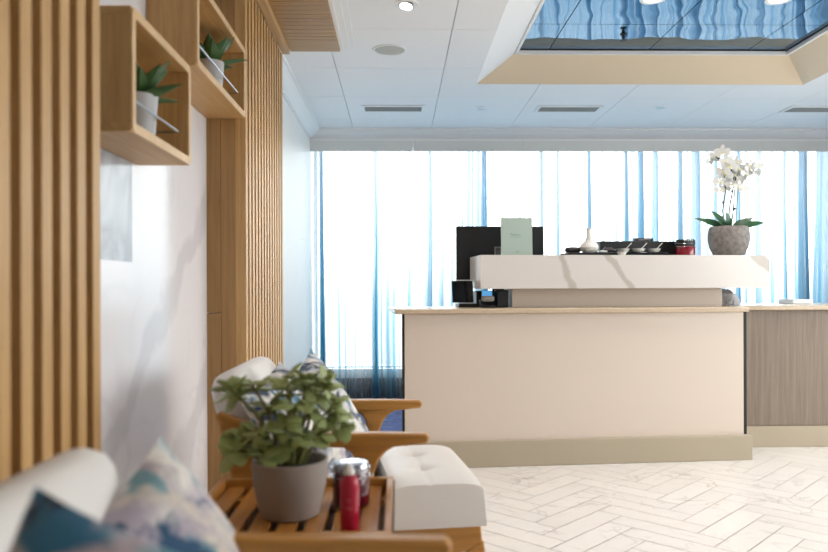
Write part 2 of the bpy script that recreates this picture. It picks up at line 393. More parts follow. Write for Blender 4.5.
# floor: herringbone marble tiles on a grout bed
bm = box(XW-.1, Y0, -.06, XR, YB+.1, -.003)
for f in bm.faces: f.material_index = 1
lay = bm.loops.layers.float_color.new('tone')
w_, L_, g = .115, .46, .002
s2 = math.sqrt(.5)
def rot(u, v): return ((u-v)*s2+.674-.0, (u+v)*s2+3.137)
from itertools import product
for k, j in product(range(-70, 70), range(-16, 17)):
    for (ax, ay, bx, by) in ((k+4*j, k-4*j, k+4*j+4, k-4*j+1), (k+4*j+4, k-4*j-3, k+4*j+5, k-4*j+1)):
        a0, b0, a1, b1 = ax*w_+g, ay*w_+g, bx*w_-g, by*w_-g
        c = [rot(*p) for p in ((a0, b0), (a1, b0), (a1, b1), (a0, b1))]
        if min(p[0] for p in c) < XW-.05 or max(p[0] for p in c) > XR or min(p[1] for p in c) < 1.2 or max(p[1] for p in c) > 5.4: continue
        f = bm.faces.new([bm.verts.new((p[0], p[1], 0)) for p in c]); tn = random.uniform(.95, 1.0)
        for lp in f.loops: lp[lay] = (tn, tn, tn*random.uniform(.985, 1), 1)
for f in bm.faces:
    if f.material_index == 1:
        for lp in f.loops: lp[lay] = (1, 1, 1, 1)
struct('floor', bm, [M['floor'], M['grout']], smooth=False)
# carpet behind the desk
tag(obj('carpet', prism([(-.76, 4.35), (.0, 4.35), (.0, 4.86), (2.2, 5.4), (XR-.02, 5.4), (XR-.02, YB-.12), (-.76, YB-.12)], 'Z', .0005, .006), M['carpet'], smooth=False), 'blue patterned carpet on the floor between desk and window', 'carpet')

# walls
struct('wall_left', box(XW-.12, Y0, 0, XW, 3.21, ZC+.02), M['wallmarble'])
struct('wall_window_side', box(XP-.2, 3.251, 0, XP, YB+.1, ZC+.02), M['pale'])
bm = box(XR, Y0, 0, XR+.12, .3, ZC+.02); box(XR, 4.6, 0, XR+.12, YB+.1, ZC+.02, bm); box(XR, .3, 0, XR+.12, 4.6, .4, bm); box(XR, .3, 2.2, XR+.12, 4.6, ZC+.02, bm)
struct('wall_right', bm, M['paint'])
for k in range(3):  # unseen side windows, added to let the fill light in
    a, b_ = .301+k*1.433, .299+(k+1)*1.433
    bm = box(XR+.04, a, .401, XR+.09, a+.04, 2.199); box(XR+.04, b_-.04, .401, XR+.09, b_, 2.199, bm); box(XR+.04, a+.04, .401, XR+.09, b_-.04, .44, bm); box(XR+.04, a+.04, 2.16, XR+.09, b_-.04, 2.199, bm)
    wn = struct('window_%d' % (k+4), bm, M['sill'])
    obj('glass_pane', box(XR+.06, a+.04, .44, XR+.066, b_-.04, 2.16), M['glass'], wn)
struct('wall_behind', box(XW-.12, Y0-.12, 0, XR+.12, Y0, ZC+.02), M['paint'])
bm = box(XP, YB, 0, XR, YB+.16, .26); box(XP, YB, 2.37, XR, YB+.16, ZC+.02, bm)
box(XP, YB, .26, XP+.01, YB+.16, 2.37, bm); box(XR-.06, YB, .26, XR, YB+.16, 2.37, bm)
struct('wall_back', bm, M['paint'])
struct('trim_13', box(XP+.001, YB-.012, .0, XR, YB-.0005, .188), M['navy'])
struct('trim_10', box(XP+.001, YB-.07, .245, XR, YB+.1, .275), M['sill'], bev=.004)
# grey veined patch between the slats and the white slabs
struct('trim_11', box(XW-.01, 1.2, 1.11, XW+.0015, 2.31, 1.72), M['greypatch'], smooth=False)
struct('trim_12', box(XP, YB-.075, .19, XR, YB-.02, .245), M['pale'])

# windows: three panes with white frames
xs = [XP+.01, 1.36, 3.02, XR-.06]
for i in range(3):
    a, b_ = xs[i]+.001, xs[i+1]-.001; fr = .016
    bm = box(a, YB+.04, .26, a+fr, YB+.10, 2.37); box(b_-fr, YB+.04, .26, b_, YB+.10, 2.37, bm)
    box(a+fr, YB+.04, .275, b_-fr, YB+.10, .275+fr, bm); box(a+fr, YB+.04, 2.37-fr, b_-fr, YB+.10, 2.37, bm)
    wn = struct('window_%d' % (i+1), bm, M['sill'])
    bmg = box(a+fr, YB+.066, .275+fr, b_-fr, YB+.072, 2.37-fr)
    obj('glass_pane', bmg, M['glass'], wn)

# ceiling: separate panels with narrow gaps, open over the mirror recess
CX0, CX1, CY1, CY0 = .545, 2.83, 5.10, 1.0
bm = bmesh.new()
gx = [-.39+.69*k for k in range(-1, 8)]; gy = [4.015+.715*k for k in range(-10, 5)]
def ceil_rect(x0, y0, x1, y1):
    if x1-x0 < .02 or y1-y0 < .02: return
    x0, x1, y0, y1 = max(x0, XW), min(x1, XR), max(y0, Y0), min(y1, YB)
    if x1 > x0 and y1 > y0: box(x0, y0, ZC, x1, y1, ZC+.012, bm)
for a in range(len(gx)-1):
    for c in range(len(gy)-1):
        x0, x1, y0, y1 = gx[a]+.002, gx[a+1]-.002, gy[c]+.002, gy[c+1]-.002
        ox0, ox1, oy0, oy1 = max(x0, CX0), min(x1, CX1), max(y0, CY0), min(y1, CY1)
        if ox0 >= ox1 or oy0 >= oy1: ceil_rect(x0, y0, x1, y1); continue
        ceil_rect(x0, y0, x1, oy0); ceil_rect(x0, oy1, x1, y1)
        ceil_rect(x0, oy0, ox0, oy1); ceil_rect(ox1, oy0, x1, oy1)
n0 = len(bm.faces)
for r4 in ((XW, Y0, CX0, YB), (CX1, Y0, XR, YB), (CX0, CY1, CX1, YB), (CX0, Y0, CX1, CY0)):
    box(r4[0], r4[1], ZC+.012, r4[2], r4[3], ZC+.03, bm)
bm.faces.ensure_lookup_table()
for f in bm.faces[n0:]: f.material_index = 1
struct('ceiling', bm, [M['ceil'], M['ceil_gap']], smooth=False)
# sloping cove round the recess, its lip, and the mirror
ZM, IN = 2.59, .23
o4 = [(CX0, CY0), (CX1, CY0), (CX1, CY1), (CX0, CY1)]; i4 = [(CX0+IN, CY0+IN), (CX1-IN, CY0+IN), (CX1-IN, CY1-IN), (CX0+IN, CY1-IN)]
bm = bmesh.new()
O = [bm.verts.new((p[0], p[1], ZC)) for p in o4]; I = [bm.verts.new((p[0], p[1], ZM-.02)) for p in i4]
O2 = [bm.verts.new((p[0], p[1], ZC+.06)) for p in o4]; I2 = [bm.verts.new((p[0], p[1], ZM+.05)) for p in i4]
for k in range(4):
    j = (k+1) % 4
    bm.faces.new((O[k], O[j], I[j], I[k])); bm.faces.new((O2[k], I2[k], I2[j], O2[j])); bm.faces.new((O[k], O2[k], O2[j], O[j])); bm.faces.new((I[k], I[j], I2[j], I2[k]))
bm.faces.ensure_lookup_table(); bm.faces[12].material_index = 1     # window light put into the colour: side towards the slats white, others cream
struct('trim_1', bm, [M['cove'], M['ceil']], smooth=False)
ln = .018
bm = box(i4[0][0], i4[0][1], ZM-.028, i4[1][0], i4[0][1]+ln, ZM-.006); box(i4[0][0], i4[2][1]-ln, ZM-.028, i4[1][0], i4[2][1], ZM-.006, bm)
box(i4[0][0], i4[0][1]+ln, ZM-.028, i4[0][0]+ln, i4[2][1]-ln, ZM-.006, bm); box(i4[1][0]-ln, i4[0][1]+ln, ZM-.028, i4[1][0], i4[2][1]-ln, ZM-.006, bm)
struct('trim_2', bm, M['cornice'], smooth=False)
mr_ = thing('ceiling_mirror', 'blue tinted mirror panels in the ceiling recess', 'mirror', (1.69, 3, ZM))
bm = bmesh.new()
mxs_ = [CX0+IN, 1.0, 1.66, 2.32, CX1-IN]; mys = [CY0+IN, 2.3, 3.35, 4.38, CY1-IN]
obj('backing', box(CX0+IN-1.69, CY0+IN-3, .008, CX1-IN-1.69, CY1-IN-3, .03), M['dark'], mr_)
for a in range(4):
    for c in range(4):
        bm = box(mxs_[a]+.003-1.69, mys[c]+.003-3, 0, mxs_[a+1]-.003-1.69, mys[c+1]-.003-3, .008)
        obj('mirror_tile', bm, M['mirror'], mr_, smooth=False)

# cornices and pelmet
prof = [(0, 0), (.015, 0), (.015, .02), (.045, .035), (.075, .06), (.085, .075), (.10, .078), (.10, .095), (0, .095)]
bm = prism([(6.62-p[0]*1.2, 2.335+p[1]) for p in prof], 'X', XP+.0, XR)
struct('trim_3', bm, M['cornice'])
struct('trim_4', box(XP, 6.62, 2.335, XR, YB, ZC-.001), M['cornice'])
bm = prism([(XP+p[0], 2.335+p[1]) for p in prof], 'Y', 4.245, 6.62)
struct('trim_5', bm, M['cornice'])
bm = bmesh.new()
for k, (a, b_) in enumerate(((XP, .14), (.14, 1.13), (1.13, 2.3), (2.3, 3.3), (3.3, XR))):
    box(a+.001, 6.60, 2.243, b_-.001, 6.625, 2.335, bm)
struct('trim_6', bm, M['pelmet'])

# oak column, slatted screens, ceiling boards
bm = box(XW, 3.21, 0, -.763-.0015, 3.25, .92); box(XW, 3.21, .9225, -.763-.0015, 3.25, ZC, bm); box(-.763, 3.212, 0, XF-.001, 3.25, ZC, bm)
struct('trim_7', bm, M['oak_shaded'])
def slat_screen(y0, y1, label, phase):
    t = thing('slatted_screen', label, 'wall panel', (XF, (y0+y1)/2, 0), 0, 'oak slatted wall screens')
    ym = (y0+y1)/2
    obj('back_board', box(XP-XF+.001, y0-ym, 0, -.045, y1-ym, ZC-.07), M['oak_back'], t)
    y = phase
    while y > y0: y -= .076
    y += .076
    while y < y1+.001:
        obj('slat', box(-.0451, y-.041-ym, 0, 0, y-ym, ZC-.07), M['oak'], t, bev=.002)
        y += .076
    return t
slat_screen(.05, 1.647, 'oak slatted wall screen beside the nearer armchair, at the left edge', 1.647)
slat_screen(3.25, 4.24, 'oak slatted wall screen between marble wall and pale window side wall', 4.24)
struct('trim_8', box(XF, .0, 2.36, -.613, 4.24, ZC), M['oak_y'], bev=.002)
cp = thing('ceiling_board_panel', 'oak boarded panel on the ceiling above the slatted screens', 'ceiling panel', (-.47, 2.2, 2.39))
obj('backing', box(-.142, -2.2, .015, .14, 2.08, .04), M['oak_back'], cp)
y = 4.28; ws = [.255]
while y > 0:
    d = .205 if y == 4.28 else .0545
    obj('board', box(-.1425, y-d+.004-2.2, 0, .14, y-2.2, .0155), M['oak_x'], cp, bev=.001)
    y -= d
bm = box(-.33, .0, 2.405, -.31, 4.30, ZC); box(-.31, 0, 2.412, -.275, 4.30, ZC, bm); box(-.275, 0, 2.421, -.245, 4.30, ZC, bm)
struct('trim_9', bm, M['cornice'], smooth=False)

# ------------------------------------------------------------ box shelves with plants
def box_shelf(y0, y1, z0, z1, label):
    t = thing('box_shelf', label, 'shelf', (XW, (y0+y1)/2, z0), 0, 'oak box shelves on the marble wall')
    h = (y1-y0)/2; D = XF-XW-.004; H = z1-z0; th = .024
    obj('bottom_panel', box(.001, -h, 0, D, h, th), M['oak_y'], t, bev=.002)
    obj('top_panel', box(.001, -h, H-th, D, h, H), M['oak_y'], t, bev=.002)
    obj('side_panel', box(.001, -h, th, D, -h+th, H-th), M['oak'], t, bev=.002)
    obj('side_panel', box(.001, h-th, th, D, h, H-th), M['oak'], t, bev=.002)
    obj('back_panel', box(.001, -h+th, th, .012, h-th, H-th), M['oak_y'], t)
    def rr(a, c, r):       # rounded rectangle outline in (y, z)
        q = []
        for cy, cz, a0 in ((h-a-r, H-a-r, 0), (-h+a+r, H-a-r, 90), (-h+a+r, a+r, 180), (h-a-r, a+r, 270)):
            for k in range(6): w = math.radians(a0+k*18); q.append((cy+r*math.cos(w), cz+r*math.sin(w)))
        return q
    bm = bmesh.new(); o_, i_ = rr(0, 0, .022), rr(th, 0, .008); n_ = len(o_)
    L = [[bm.verts.new((x, p[0], p[1])) for p in q] for q in (o_, i_) for x in (D, D+.004)]
    for k in range(n_):
        j = (k+1) % n_
        bm.faces.new((L[1][k], L[1][j], L[3][j], L[3][k])); bm.faces.new((L[0][k], L[0][j], L[1][j], L[1][k])); bm.faces.new((L[2][k], L[3][k], L[3][j], L[2][j]))
        bm.faces.new((L[0][k], L[2][k], L[2][j], L[0][j]))
    obj('front_edge', bm, M['oak_edge'], t)
    bm = tube([(.03, h-th-.055, .09), (D-.02, h-th-.055, .09), (D-.012, h-th-.065, .09), (D-.012, -h+th+.03, .09), (D-.02, -h+th+.02, .09), (.012, -h+th+.02, .09)], .0035, 8)
    tube([(.012, h-th-.055, .09), (.03, h-th-.055, .09)], .0035, 8, bm)
    obj('guard_rail', bm, M['steel'], t)
box_shelf(1.846, 2.364, 1.418, 1.73, 'lower oak box shelf with guard rail, nearer the slats at left')
box_shelf(2.443, 3.208, 1.759, 2.058, 'higher oak box shelf with guard rail, beside the far slatted screen')
def shelf_plant(x, y, z, r, h, L, label, seed):
    rnd = random.Random(seed)
    t = thing('potted_succulent', label, 'plant', (x, y, z), 0, 'succulents in the box shelves')
    obj('pot', lathe([(0, 0), (r*.78, 0), (r*.82, .004), (r, h), (r*.9, h), (r*.86, h-.012), (0, h-.012)], 28), M['whitepot'], t)
    obj('soil', lathe([(0, h-.011), (r*.84, h-.011), (r*.8, h-.006), (0, h-.004)], 20), M['soil'], t)
    for i in range(24):
        a = i*2.4+rnd.uniform(-.2, .2); el = math.radians(12+52*((i*.37) % 1))
        d = V(math.cos(a)*math.cos(el), math.sin(a)*math.cos(el), math.sin(el))
        ll = L*rnd.uniform(.75, 1.05)
        lim = XW+.02-x                      # keep clear of the back panel
        if d.x*ll < lim: d.x = lim/ll
        if d.x*ll > XF-x-.012: d.x = (XF-x-.012)/ll
        if z > 1.6 and h+d.z*ll > .25: d.z = (.25-h)/ll
        obj('leaf', leaf(bmesh.new(), V(d.x*.008, d.y*.008, h-.012), d, V(0, 0, 1), ll, ll*.42, .007, .12, False), M['sleaf'], t)
shelf_plant(-.738, 2.12, 1.4405, .056, .135, .14, 'dark green succulent in pale pot in the lower box shelf', 1)
shelf_plant(-.738, 2.93, 1.7815, .056, .135, .14, 'dark green succulent in pale pot in the higher box shelf', 2)

# ------------------------------------------------------------ curtains
ZN = [(-.70, .06, 1), (-.15, .05, .7), (.30, .06, .7), (.72, .13, .9), (1.78, .10, .6), (2.22, .16, 1), (2.60, .10, .9), (3.15, .12, .7), (3.75, .25, 1)]
GA = [(-0.69, 0.044, 1.2), (-0.2, 0.029, 0.8), (-0.05, 0.022, 0.4), (0.1, 0.022, 0.5), (0.3, 0.037, 1.1), (0.42, 0.022, 0.5), (0.59, 0.029, 0.7), (0.79, 0.058, 1.1), (1.12, 0.029, 0.4), (1.35, 0.022, 0.4), (1.47, 0.022, 0.9), (1.76, 0.044, 0.8), (2.1, 0.037, 0.7), (2.23, 0.037, 0.9), (2.37, 0.044, 1.1), (2.6, 0.037, 0.8), (2.75, 0.037, 1.3), (2.93, 0.029, 0.6), (3.14, 0.037, 0.6), (3.34, 0.037, 1.0), (3.58, 0.029, 0.5), (3.74, 0.051, 1), (3.96, 0.037, 1.2), (3.95, 0.05, 0.8)]
def curtain(x0, x1, label, seed):
    bm = bmesh.new(); rnd = random.Random(seed); n = int((x1-x0)/.003)
    rows = [.012, .25, .6, 1.0, 1.4, 1.8, 2.1, 2.33]
    ph = 0; cols = []
    def zfold(x):          # cloth doubled back on itself at each gather
        dx = dy = 0
        for c, s_, a in GA:
            w3 = s_*.95+.006; q = (x-c)/w3
            if abs(q) < 3:
                e_ = math.exp(-q*q); dx -= q*e_*w3*(.3+a*2.0); dy += math.tanh(q*1.6)*e_*.10*min(1, .4+a*.6)
        return dx, dy
    for i in range(n+1):
        x = x0+(x1-x0)*i/n
        zn = min(1, sum(a*math.exp(-((x-c)/s_)**2) for c, s_, a in ZN))
        gsum = sum(a*math.exp(-((x-c)/s)**2) for c, s, a in GA)
        ph += (2*PI/.15 + zn*2*PI/.075 + gsum*2*PI/.12)*(x1-x0)/n*(1+.5*noise.noise(V(x*5, seed, 0)))
        am = .009+.012*min(1.2, gsum)+.030*max(0, noise.noise(V(x*2.6, 3, seed+2)))**.8+.019*zn*(1+.6*noise.noise(V(x*11, 7, seed)))
        fine = .0026*math.sin(x*2*PI/.037+2*noise.noise(V(x*9, 1, seed)))
        col = []
        for z in rows:
            k = .75+.35*(1-z/2.33)
            sh = noise.noise(V(x*2.2, z*.8, seed+5))*.018
            zx, zy = zfold(x)
            px = x + zx*(.75+.45*(1-z/2.33)) + sh*min(1, (x-x0)*8, (x1-x)*8)
            yy = 6.76 + zy*k + am*k*math.sin(ph + .5*noise.noise(V(x*2, z*1.3, seed))) + fine
            col.append(bm.verts.new((px-(x0+x1)/2, yy-6.76, z)))
        cols.append(col)
    for a, b_ in zip(cols, cols[1:]):
        for k in range(len(rows)-1): bm.faces.new((a[k], b_[k], b_[k+1], a[k+1]))
    o = obj('sheer_curtain', bm, M['voile'])
    o.location = ((x0+x1)/2, 6.76, 0)
    for p in o.data.polygons: p.use_smooth = True
    tag(o, label, 'curtain', 'sheer window curtains')
curtain(XP+.015, 1.45, 'sheer blue curtain behind the desk monitor, from side wall to menu card', 1)
curtain(1.45, 2.90, 'sheer blue curtain behind the white bottle and the orchid', 2)
curtain(2.90, XR-.05, 'sheer blue curtain at the right end of the window', 3)

# ------------------------------------------------------------ reception desk
dk = thing('reception_desk', 'long cream reception desk with taupe skirting in front of window', 'desk', FO, TH)
LD, HD = 2.04, .905
obj('front_panel', box(.013, 0, .14, LD-.004, .02, HD-.03), M['desk'], dk, bev=.002)
for a in (0, LD-.0035): obj('shade_strip', box(a, .001, .1485, a+.0125+.006*(a > 1), .0195, HD-.03), M['dark'], dk)  # black strips put in for the shade at both panel ends
obj('carcass', box(.07, .0205, 0, LD-.06, .58, HD-.03), M['desk'], dk)
obj('skirting', box(0, -.028, .0, LD+.035, .0195, .148), M['skirt'], dk, bev=.004)
dm = Matrix.Translation(FO) @ Matrix.Rotation(TH, 4, 'Z')
def dp(s, t, z=0): p = dm @ V(s, t, z); return (p.x, p.y)
sc = thing('side_cabinet', 'grey brown wood cabinet at the right of the cream desk', 'cabinet', (2.15, 4.68, 0))
obj('front_panel', box(-.075, 0, .135, 2.15, .02, HD-.03), M['greywood'], sc, bev=.002)
obj('toe_kick', box(-.075, -.012, 0, 2.15, .02, .134), M['skirt'], sc, bev=.003)
obj('carcass', box(-.06, .02, 0, 2.15, .56, HD-.03), M['dark'], sc)
wt = [dp(-.04, -.025), dp(LD+.02, -.025), (dp(LD+.02, 0)[0]+.01, 4.64), (XR-.01, 4.64), (XR-.01, 5.30), (2.05, 5.30), dp(1.98, .62), dp(-.04, .62)]
tag(obj('worktop', prism(wt, 'Z', HD-.0295, HD), M['worktop'], bev=.006), 'thin tan stone worktop on the cream desk and wood cabinet', 'worktop')
# raised marble counter on a recessed riser
rc = thing('raised_counter', 'thick white marble counter slab raised above the cream desk', 'counter', (dm @ V(0, .10, HD)), TH)
S0, S1 = .471, 2.265
obj('slab', box(S0, 0, .112, S1, .36, .312), M['countermarble'], rc, bev=.002)
obj('riser', box(.677, .08, .0005, 2.0, .30, .1119), M['riser'], rc, bev=.002)
TOP = HD+.312+.0005
def on(s, t, z): p = dm @ V(s, t, z); return (p.x, p.y, p.z)

# things on the worktop behind the counter
mo = thing('monitor', 'large black computer monitor behind the left end of marble counter', 'monitor', on(.68, .52, HD+.0005), TH)
obj('screen_panel', box(-.285, 0, .158, .288, .03, .515), M['screen'], mo, bev=.004)
obj('stand', prism([(-.05, .0121), (.05, .0121), (.035, .25), (-.035, .25)], 'Y', .031, .05), M['black'], mo, bev=.003)
obj('base', box(-.12, -.05, 0, .12, .10, .012), M['black'], mo, bev=.004)
pt = thing('till_screen', 'small black tilted till screen under the large monitor', 'till', on(.40, .30, HD+.0005), TH)
obj('screen_panel', prism([(.0, .03), (.012, .026), (.05, .158), (.038, .162)], 'X', -.065, .066), M['blackgloss'], pt, bev=.002)
obj('screen_glint', box(-.055, .034, .1625, .064, .052, .168), M['sill'], pt)  # white strip put in for the light glint along the screen top
obj('base', box(-.03, -.03, 0, .085, .13, .022), M['black'], pt, bev=.004)
obj('trim_strip', prism([(-.028, .0222), (.0, .0222), (-.002, .027), (-.02, .028)], 'X', -.03, .06), M['steel'], pt)
ph_ = thing('desk_phone', 'grey desk phone with lit display under the counter end', 'phone', on(.52, .16, HD+.0005), TH)
obj('base', prism([(0, 0), (.09, 0), (.09, .04), (.06, .045), (0, .012)], 'X', -.03, .055), M['black'], ph_, bev=.003)
obj('handset', soft_box(.075, .045, .036, .014), M['vent'], ph_).location = (.012, .03, .052)
obj('display', box(-.016, .062, .05, .045, .066, .10), M['bluelcd'], ph_)
obj('display_back', box(-.018, .0661, .041, .047, .08, .102), M['black'], ph_)
rp_ = tag(obj('receipt_printer', box(-.05, -.05, 0, .05, .07, .10), M['black'], bev=.008), 'black receipt printer between the till screen and desk phone', 'printer')
rp_.location = on(.535, .36, HD+.0005); rp_.rotation_euler.z = TH
o = tag(obj('card_reader', box(-.035, -.05, 0, .035, .05, .104), M['black'], bev=.006), 'black block of card equipment between phone and counter riser', 'card reader')
o.location = on(.625, .24, HD+.0005); o.rotation_euler.z = TH
# rock and folder at the right
bm = bmesh.new(); bmesh.ops.create_icosphere(bm, subdivisions=4, radius=1)
for v in bm.verts:
    d = v.co.copy(); k = 1+.28*noise.noise(d*1.7+V(3, 1, 2))+.1*noise.noise(d*5)
    v.co = V(d.x*.068*k, d.y*.05*k, max(-.045, d.z*.065*k - (.022 if d.x > .3 else 0)))
rk = tag(obj('rock', bm, M['stone']), 'small grey rock on worktop beside the counter riser', 'rock')
rk.location = on(2.11, .32, HD+.0455)
tag(obj('folder', box(-.07, -.1, 0, .07, .1, .03), M['paper'], bev=.003), 'white folder lying flat on the worktop at far right', 'folder')
o = bpy.data.objects['folder']; o.location = (2.78, 5.12, HD+.0005)

# ------------------------------------------------------------ things on the raised counter
mc = thing('menu_card', 'pale mint green menu card standing on the marble counter', 'card', on(.738, .33, TOP), TH)
obj('card', prism([(-.012, 0), (-.009, 0), (.001, .240), (-.002, .240)], 'X', -.095, .103), M['mint'], mc)
obj('back_flap', prism([(.05, 0), (.053, 0), (.005, .238), (.002, .238)], 'X', -.085, .099), M['mint'], mc)
def face(z): return -.0125+.010*z/.240
pts = []
for i in range(48):
    f = i/47; x = -.035+.062*f; z = .134 + .006*math.sin(f*26)*(1-.5*f) + (.004 if f < .2 else 0)
    pts.append((x, face(z)-.0006, z))
obj('script_lettering', tube(pts, .0011, 4), M['ink'], mc)
obj('script_underline', tube([(-.042, face(.118)-.0006, .122), (.0, face(.118)-.0006, .119), (.03, face(.118)-.0006, .121)], .0006, 4), M['ink'], mc)
bm = bmesh.new(); bmesh.ops.create_uvsphere(bm, u_segments=8, v_segments=6, radius=.004, matrix=Matrix.Translation((.006, face(.03)-.001, .03)) @ Matrix.Scale(.3, 4, (0, 1, 0)))
obj('emblem', bm, M['ink'], mc)
pf = thing('photo_frame', 'small grey framed picture half behind the mint menu card', 'frame', on(.655, .42, TOP), TH)
obj('frame', box(-.032, 0, 0, .03, .012, .066), M['vent'], pf, bev=.002)
obj('print', box(-.026, -.0011, .006, .024, -.0001, .06), M['frameglass'], pf)

tr_ = tag(obj('slate_tray', box(-.158, -.09, 0, .158, .09, .018), M['black'], bev=.003), 'flat black slate tray under the white bottle', 'tray')
tr_.location = on(1.18, .25, TOP); tr_.rotation_euler.z = TH
bt = thing('bottle_vase', 'white round bottle vase with long neck on black slate', 'vase', on(1.168, .22, TOP+.0185), TH)
obj('vase_body', lathe([(0, 0), (.034, 0), (.05, .012), (.058, .032), (.053, .05), (.034, .066), (.021, .076), (.0175, .094), (.0165, .128), (.0185, .147), (.020, .149), (.016, .149), (.013, .13), (0, .125)], 32), M['ceramic'], bt)
for i, (s, t, a, b_, c, lb) in enumerate(((1.075, .25, .048, .036, .020, 'flat dark massage stone left of the white bottle'), (1.30, .25, .033, .03, .020, 'dark stone at the right end of slate tray'))):
    o = tag(obj('massage_stone', soft_box(a*1.9, b_*1.9, c*1.6, c*.79, puff=.002), M['pebble']), lb, 'stone', 'stones on the slate tray')
    o.location = on(s, t, TOP+.0188+c*.8+.002)
tw = tag(obj('folded_towel', soft_box(.05, .06, .011, .005), M['whiteplastic']), 'small white folded cloth between bottle and dark stone', 'towel'); tw.location = on(1.245, .20, TOP+.0245)
# black display box with brand strip, tray of three bowls
db = thing('display_box', 'long low black display box with raised tab behind white bowls', 'box', on(1.536, .35, TOP), TH)
obj('box_body', box(-.255, -.012, 0, .256, .09, .098), M['black'], db, bev=.003)
obj('sign_tab', box(-.026, .0, .0985, .098, .03, .118), M['black'], db, bev=.002)
bm = bmesh.new()
for i in range(9): box(.0+i*.009, -.0008, .104, .006+i*.009, -.0002, .1115, bm)
obj('tab_lettering', bm, M['vent'], db)
pts = [(-.222, .062), (-.226, .040), (-.214, .038), (-.206, .050), (-.200, .040), (-.192, .050), (-.188, .038), (-.180, .048), (-.172, .040), (-.165, .046), (-.158, .040), (-.150, .046)]
obj('script_mark', tube([(a, -.0128, z) for a, z in pts], .0018, 5), M['inkw'], db)
bt_ = tag(obj('serving_tray', box(-.15, -.05, 0, .17, .05, .022), M['blackgloss'], bev=.004), 'glossy black tray under the three white bowls', 'tray')
bt_.location = on(1.495, .25, TOP); bt_.rotation_euler.z = TH
for i, lb in enumerate(('white bowl with spoon nearest the white bottle, leftmost of three', 'white bowl with spoon in the middle of the row of three', 'white bowl with spoon nearest the red jar, rightmost of three')):
    b2 = thing('bowl', lb, 'bowl', on(1.396+i*.099, .25, TOP+.0225), TH, 'white bowls on the black tray')
    obj('bowl_body', lathe([(0, 0), (.024, 0), (.032, .006), (.042, .023), (.040, .023), (.030, .008), (0, .005)], 24), M['ceramic'], b2)
    sp2 = tag(obj('spoon', tube([(.0, .0, .010), (.02, 0, .024), (.036, 0, .040), (.054, 0, .058)], [.004, .0022, .0022, .003], 8), M['ceramic']), lb.replace('white bowl with spoon', 'white spoon resting in the bowl'), 'spoon', 'spoons in the white bowls')
    sp2.location = on(1.396+i*.099, .25, TOP+.0225); sp2.rotation_euler.z = TH
rj = tag(obj('sauce_dish', lathe([(0, 0), (.018, 0), (.022, .004), (.03, .02), (.028, .02), (.02, .006), (0, .005)], 20), M['ceramic']), 'tiny white dish between the slate tray and bowl tray', 'dish')
rj.location = on(1.345, .14, TOP)
def jar(loc, r, h, label, name='scrub_jar', glass='redglass', top='chrome', fill=.76):
    t = thing(name, label, 'jar', loc)
    hb = h*fill
    obj('jar_body', lathe([(0, 0), (r*.9, 0), (r, .006), (r, hb*.86), (r*.9, hb), (0, hb)], 32), M[glass], t)
    ld = obj('lid', lathe([(0, hb+.0005), (r*.96, hb+.0005), (r*.98, hb+.006), (r*.98, h-.01), (r*.9, h-.002), (r*.5, h), (0, h)], 32), M[top], t)
    bm = bmesh.new()
    for z in (hb*.90, hb+.012):
        ring = [(1.03*r*math.cos(k*PI/12), 1.03*r*math.sin(k*PI/12), z) for k in range(25)]
        tube(ring, .0018, 6, bm, cap=False)
    obj('clamp_wire', bm, M['chrome'], t)
    return t
j2 = jar(on(1.797, .25, TOP), .060, .104, 'red glass jar with black lid on the marble counter', top='black', fill=.62)
bm = bmesh.new()
for i in range(5): box(.0-.03+i*.012, -.0610, .090, .006-.03+i*.012, -.0595, .098, bm)
obj('lid_lettering', bm, M['inkw'], j2)
# orchid
oc = thing('potted_orchid', 'white orchid with dark leaves in rough grey stone pot', 'plant', on(2.093, .27, TOP))
obj('pot', lathe([(0, 0), (.084, 0), (.094, .008), (.115, .055), (.125, .10), (.124, .14), (.116, .178), (.109, .186), (.102, .18), (.108, .15), (0, .15)], 40), M['stonepot'], oc)
obj('soil', lathe([(0, .151), (.1, .151), (.098, .163), (.05, .17), (0, .172)], 24), M['soil'], oc)
for d, L, w in (((-.9, -.2, .45), .19, .055), ((-.6, -.45, .75), .15, .06), ((-.15, -.5, .6), .11, .05), ((.9, -.25, .30), .19, .055), ((.55, -.5, .45), .13, .05), ((-.5, .6, .5), .15, .05)):
    obj('orchid_leaf', leaf(bmesh.new(), V(d[0]*.03, d[1]*.03, .178), V(*d), V(0, -.85, .55), L, w, .005, .30, False, 8), M['oleaf'], oc)
def flower(c, n, r):
    n = n.normalized(); bm = bmesh.new(); lp = bmesh.new()
    up = V(0, 0, 1); s = n.cross(up).normalized(); u = s.cross(n)
    for a, L, w in ((90, 1, .62), (210, 1, .6), (330, 1, .6), (0, 1.08, 1.0), (180, 1.08, 1.0)):
        d = s*math.cos(math.radians(a))+u*math.sin(math.radians(a))
        leaf(bm, c+d*.003, d+n*.12, n, r*L, r*w, .0012, .12, True, 5)
    leaf(lp, c+n*.003, -u+n*.6, n, r*.5, r*.35, .002, .3, True, 4)
    f = obj('flower', bm, M['petal'], oc); obj('flower_lip', lp, M['lip'], f)
rf = random.Random(4)
stems = [[(-.02, 0, .165), (-.035, -.01, .26), (-.03, -.015, .36), (-.04, -.02, .44), (-.06, -.025, .505), (-.095, -.03, .53)],
         [(.0, 0, .165), (.0, -.01, .27), (.01, -.012, .38), (.03, -.018, .45), (.07, -.02, .475), (.115, -.025, .445)],
         [(.015, .01, .165), (.025, 0, .27), (.02, -.008, .38), (.0, -.02, .45), (-.02, -.02, .49), (-.005, -.02, .50)]]
def up_(p): return (p[0]*1.25+.012*(p[2] > .3), p[1]*1.2, .165+(p[2]-.165)*1.28)
for st in stems: obj('flower_stem', tube([up_(q) for q in st], .0045, 6), M['ostem'], oc)
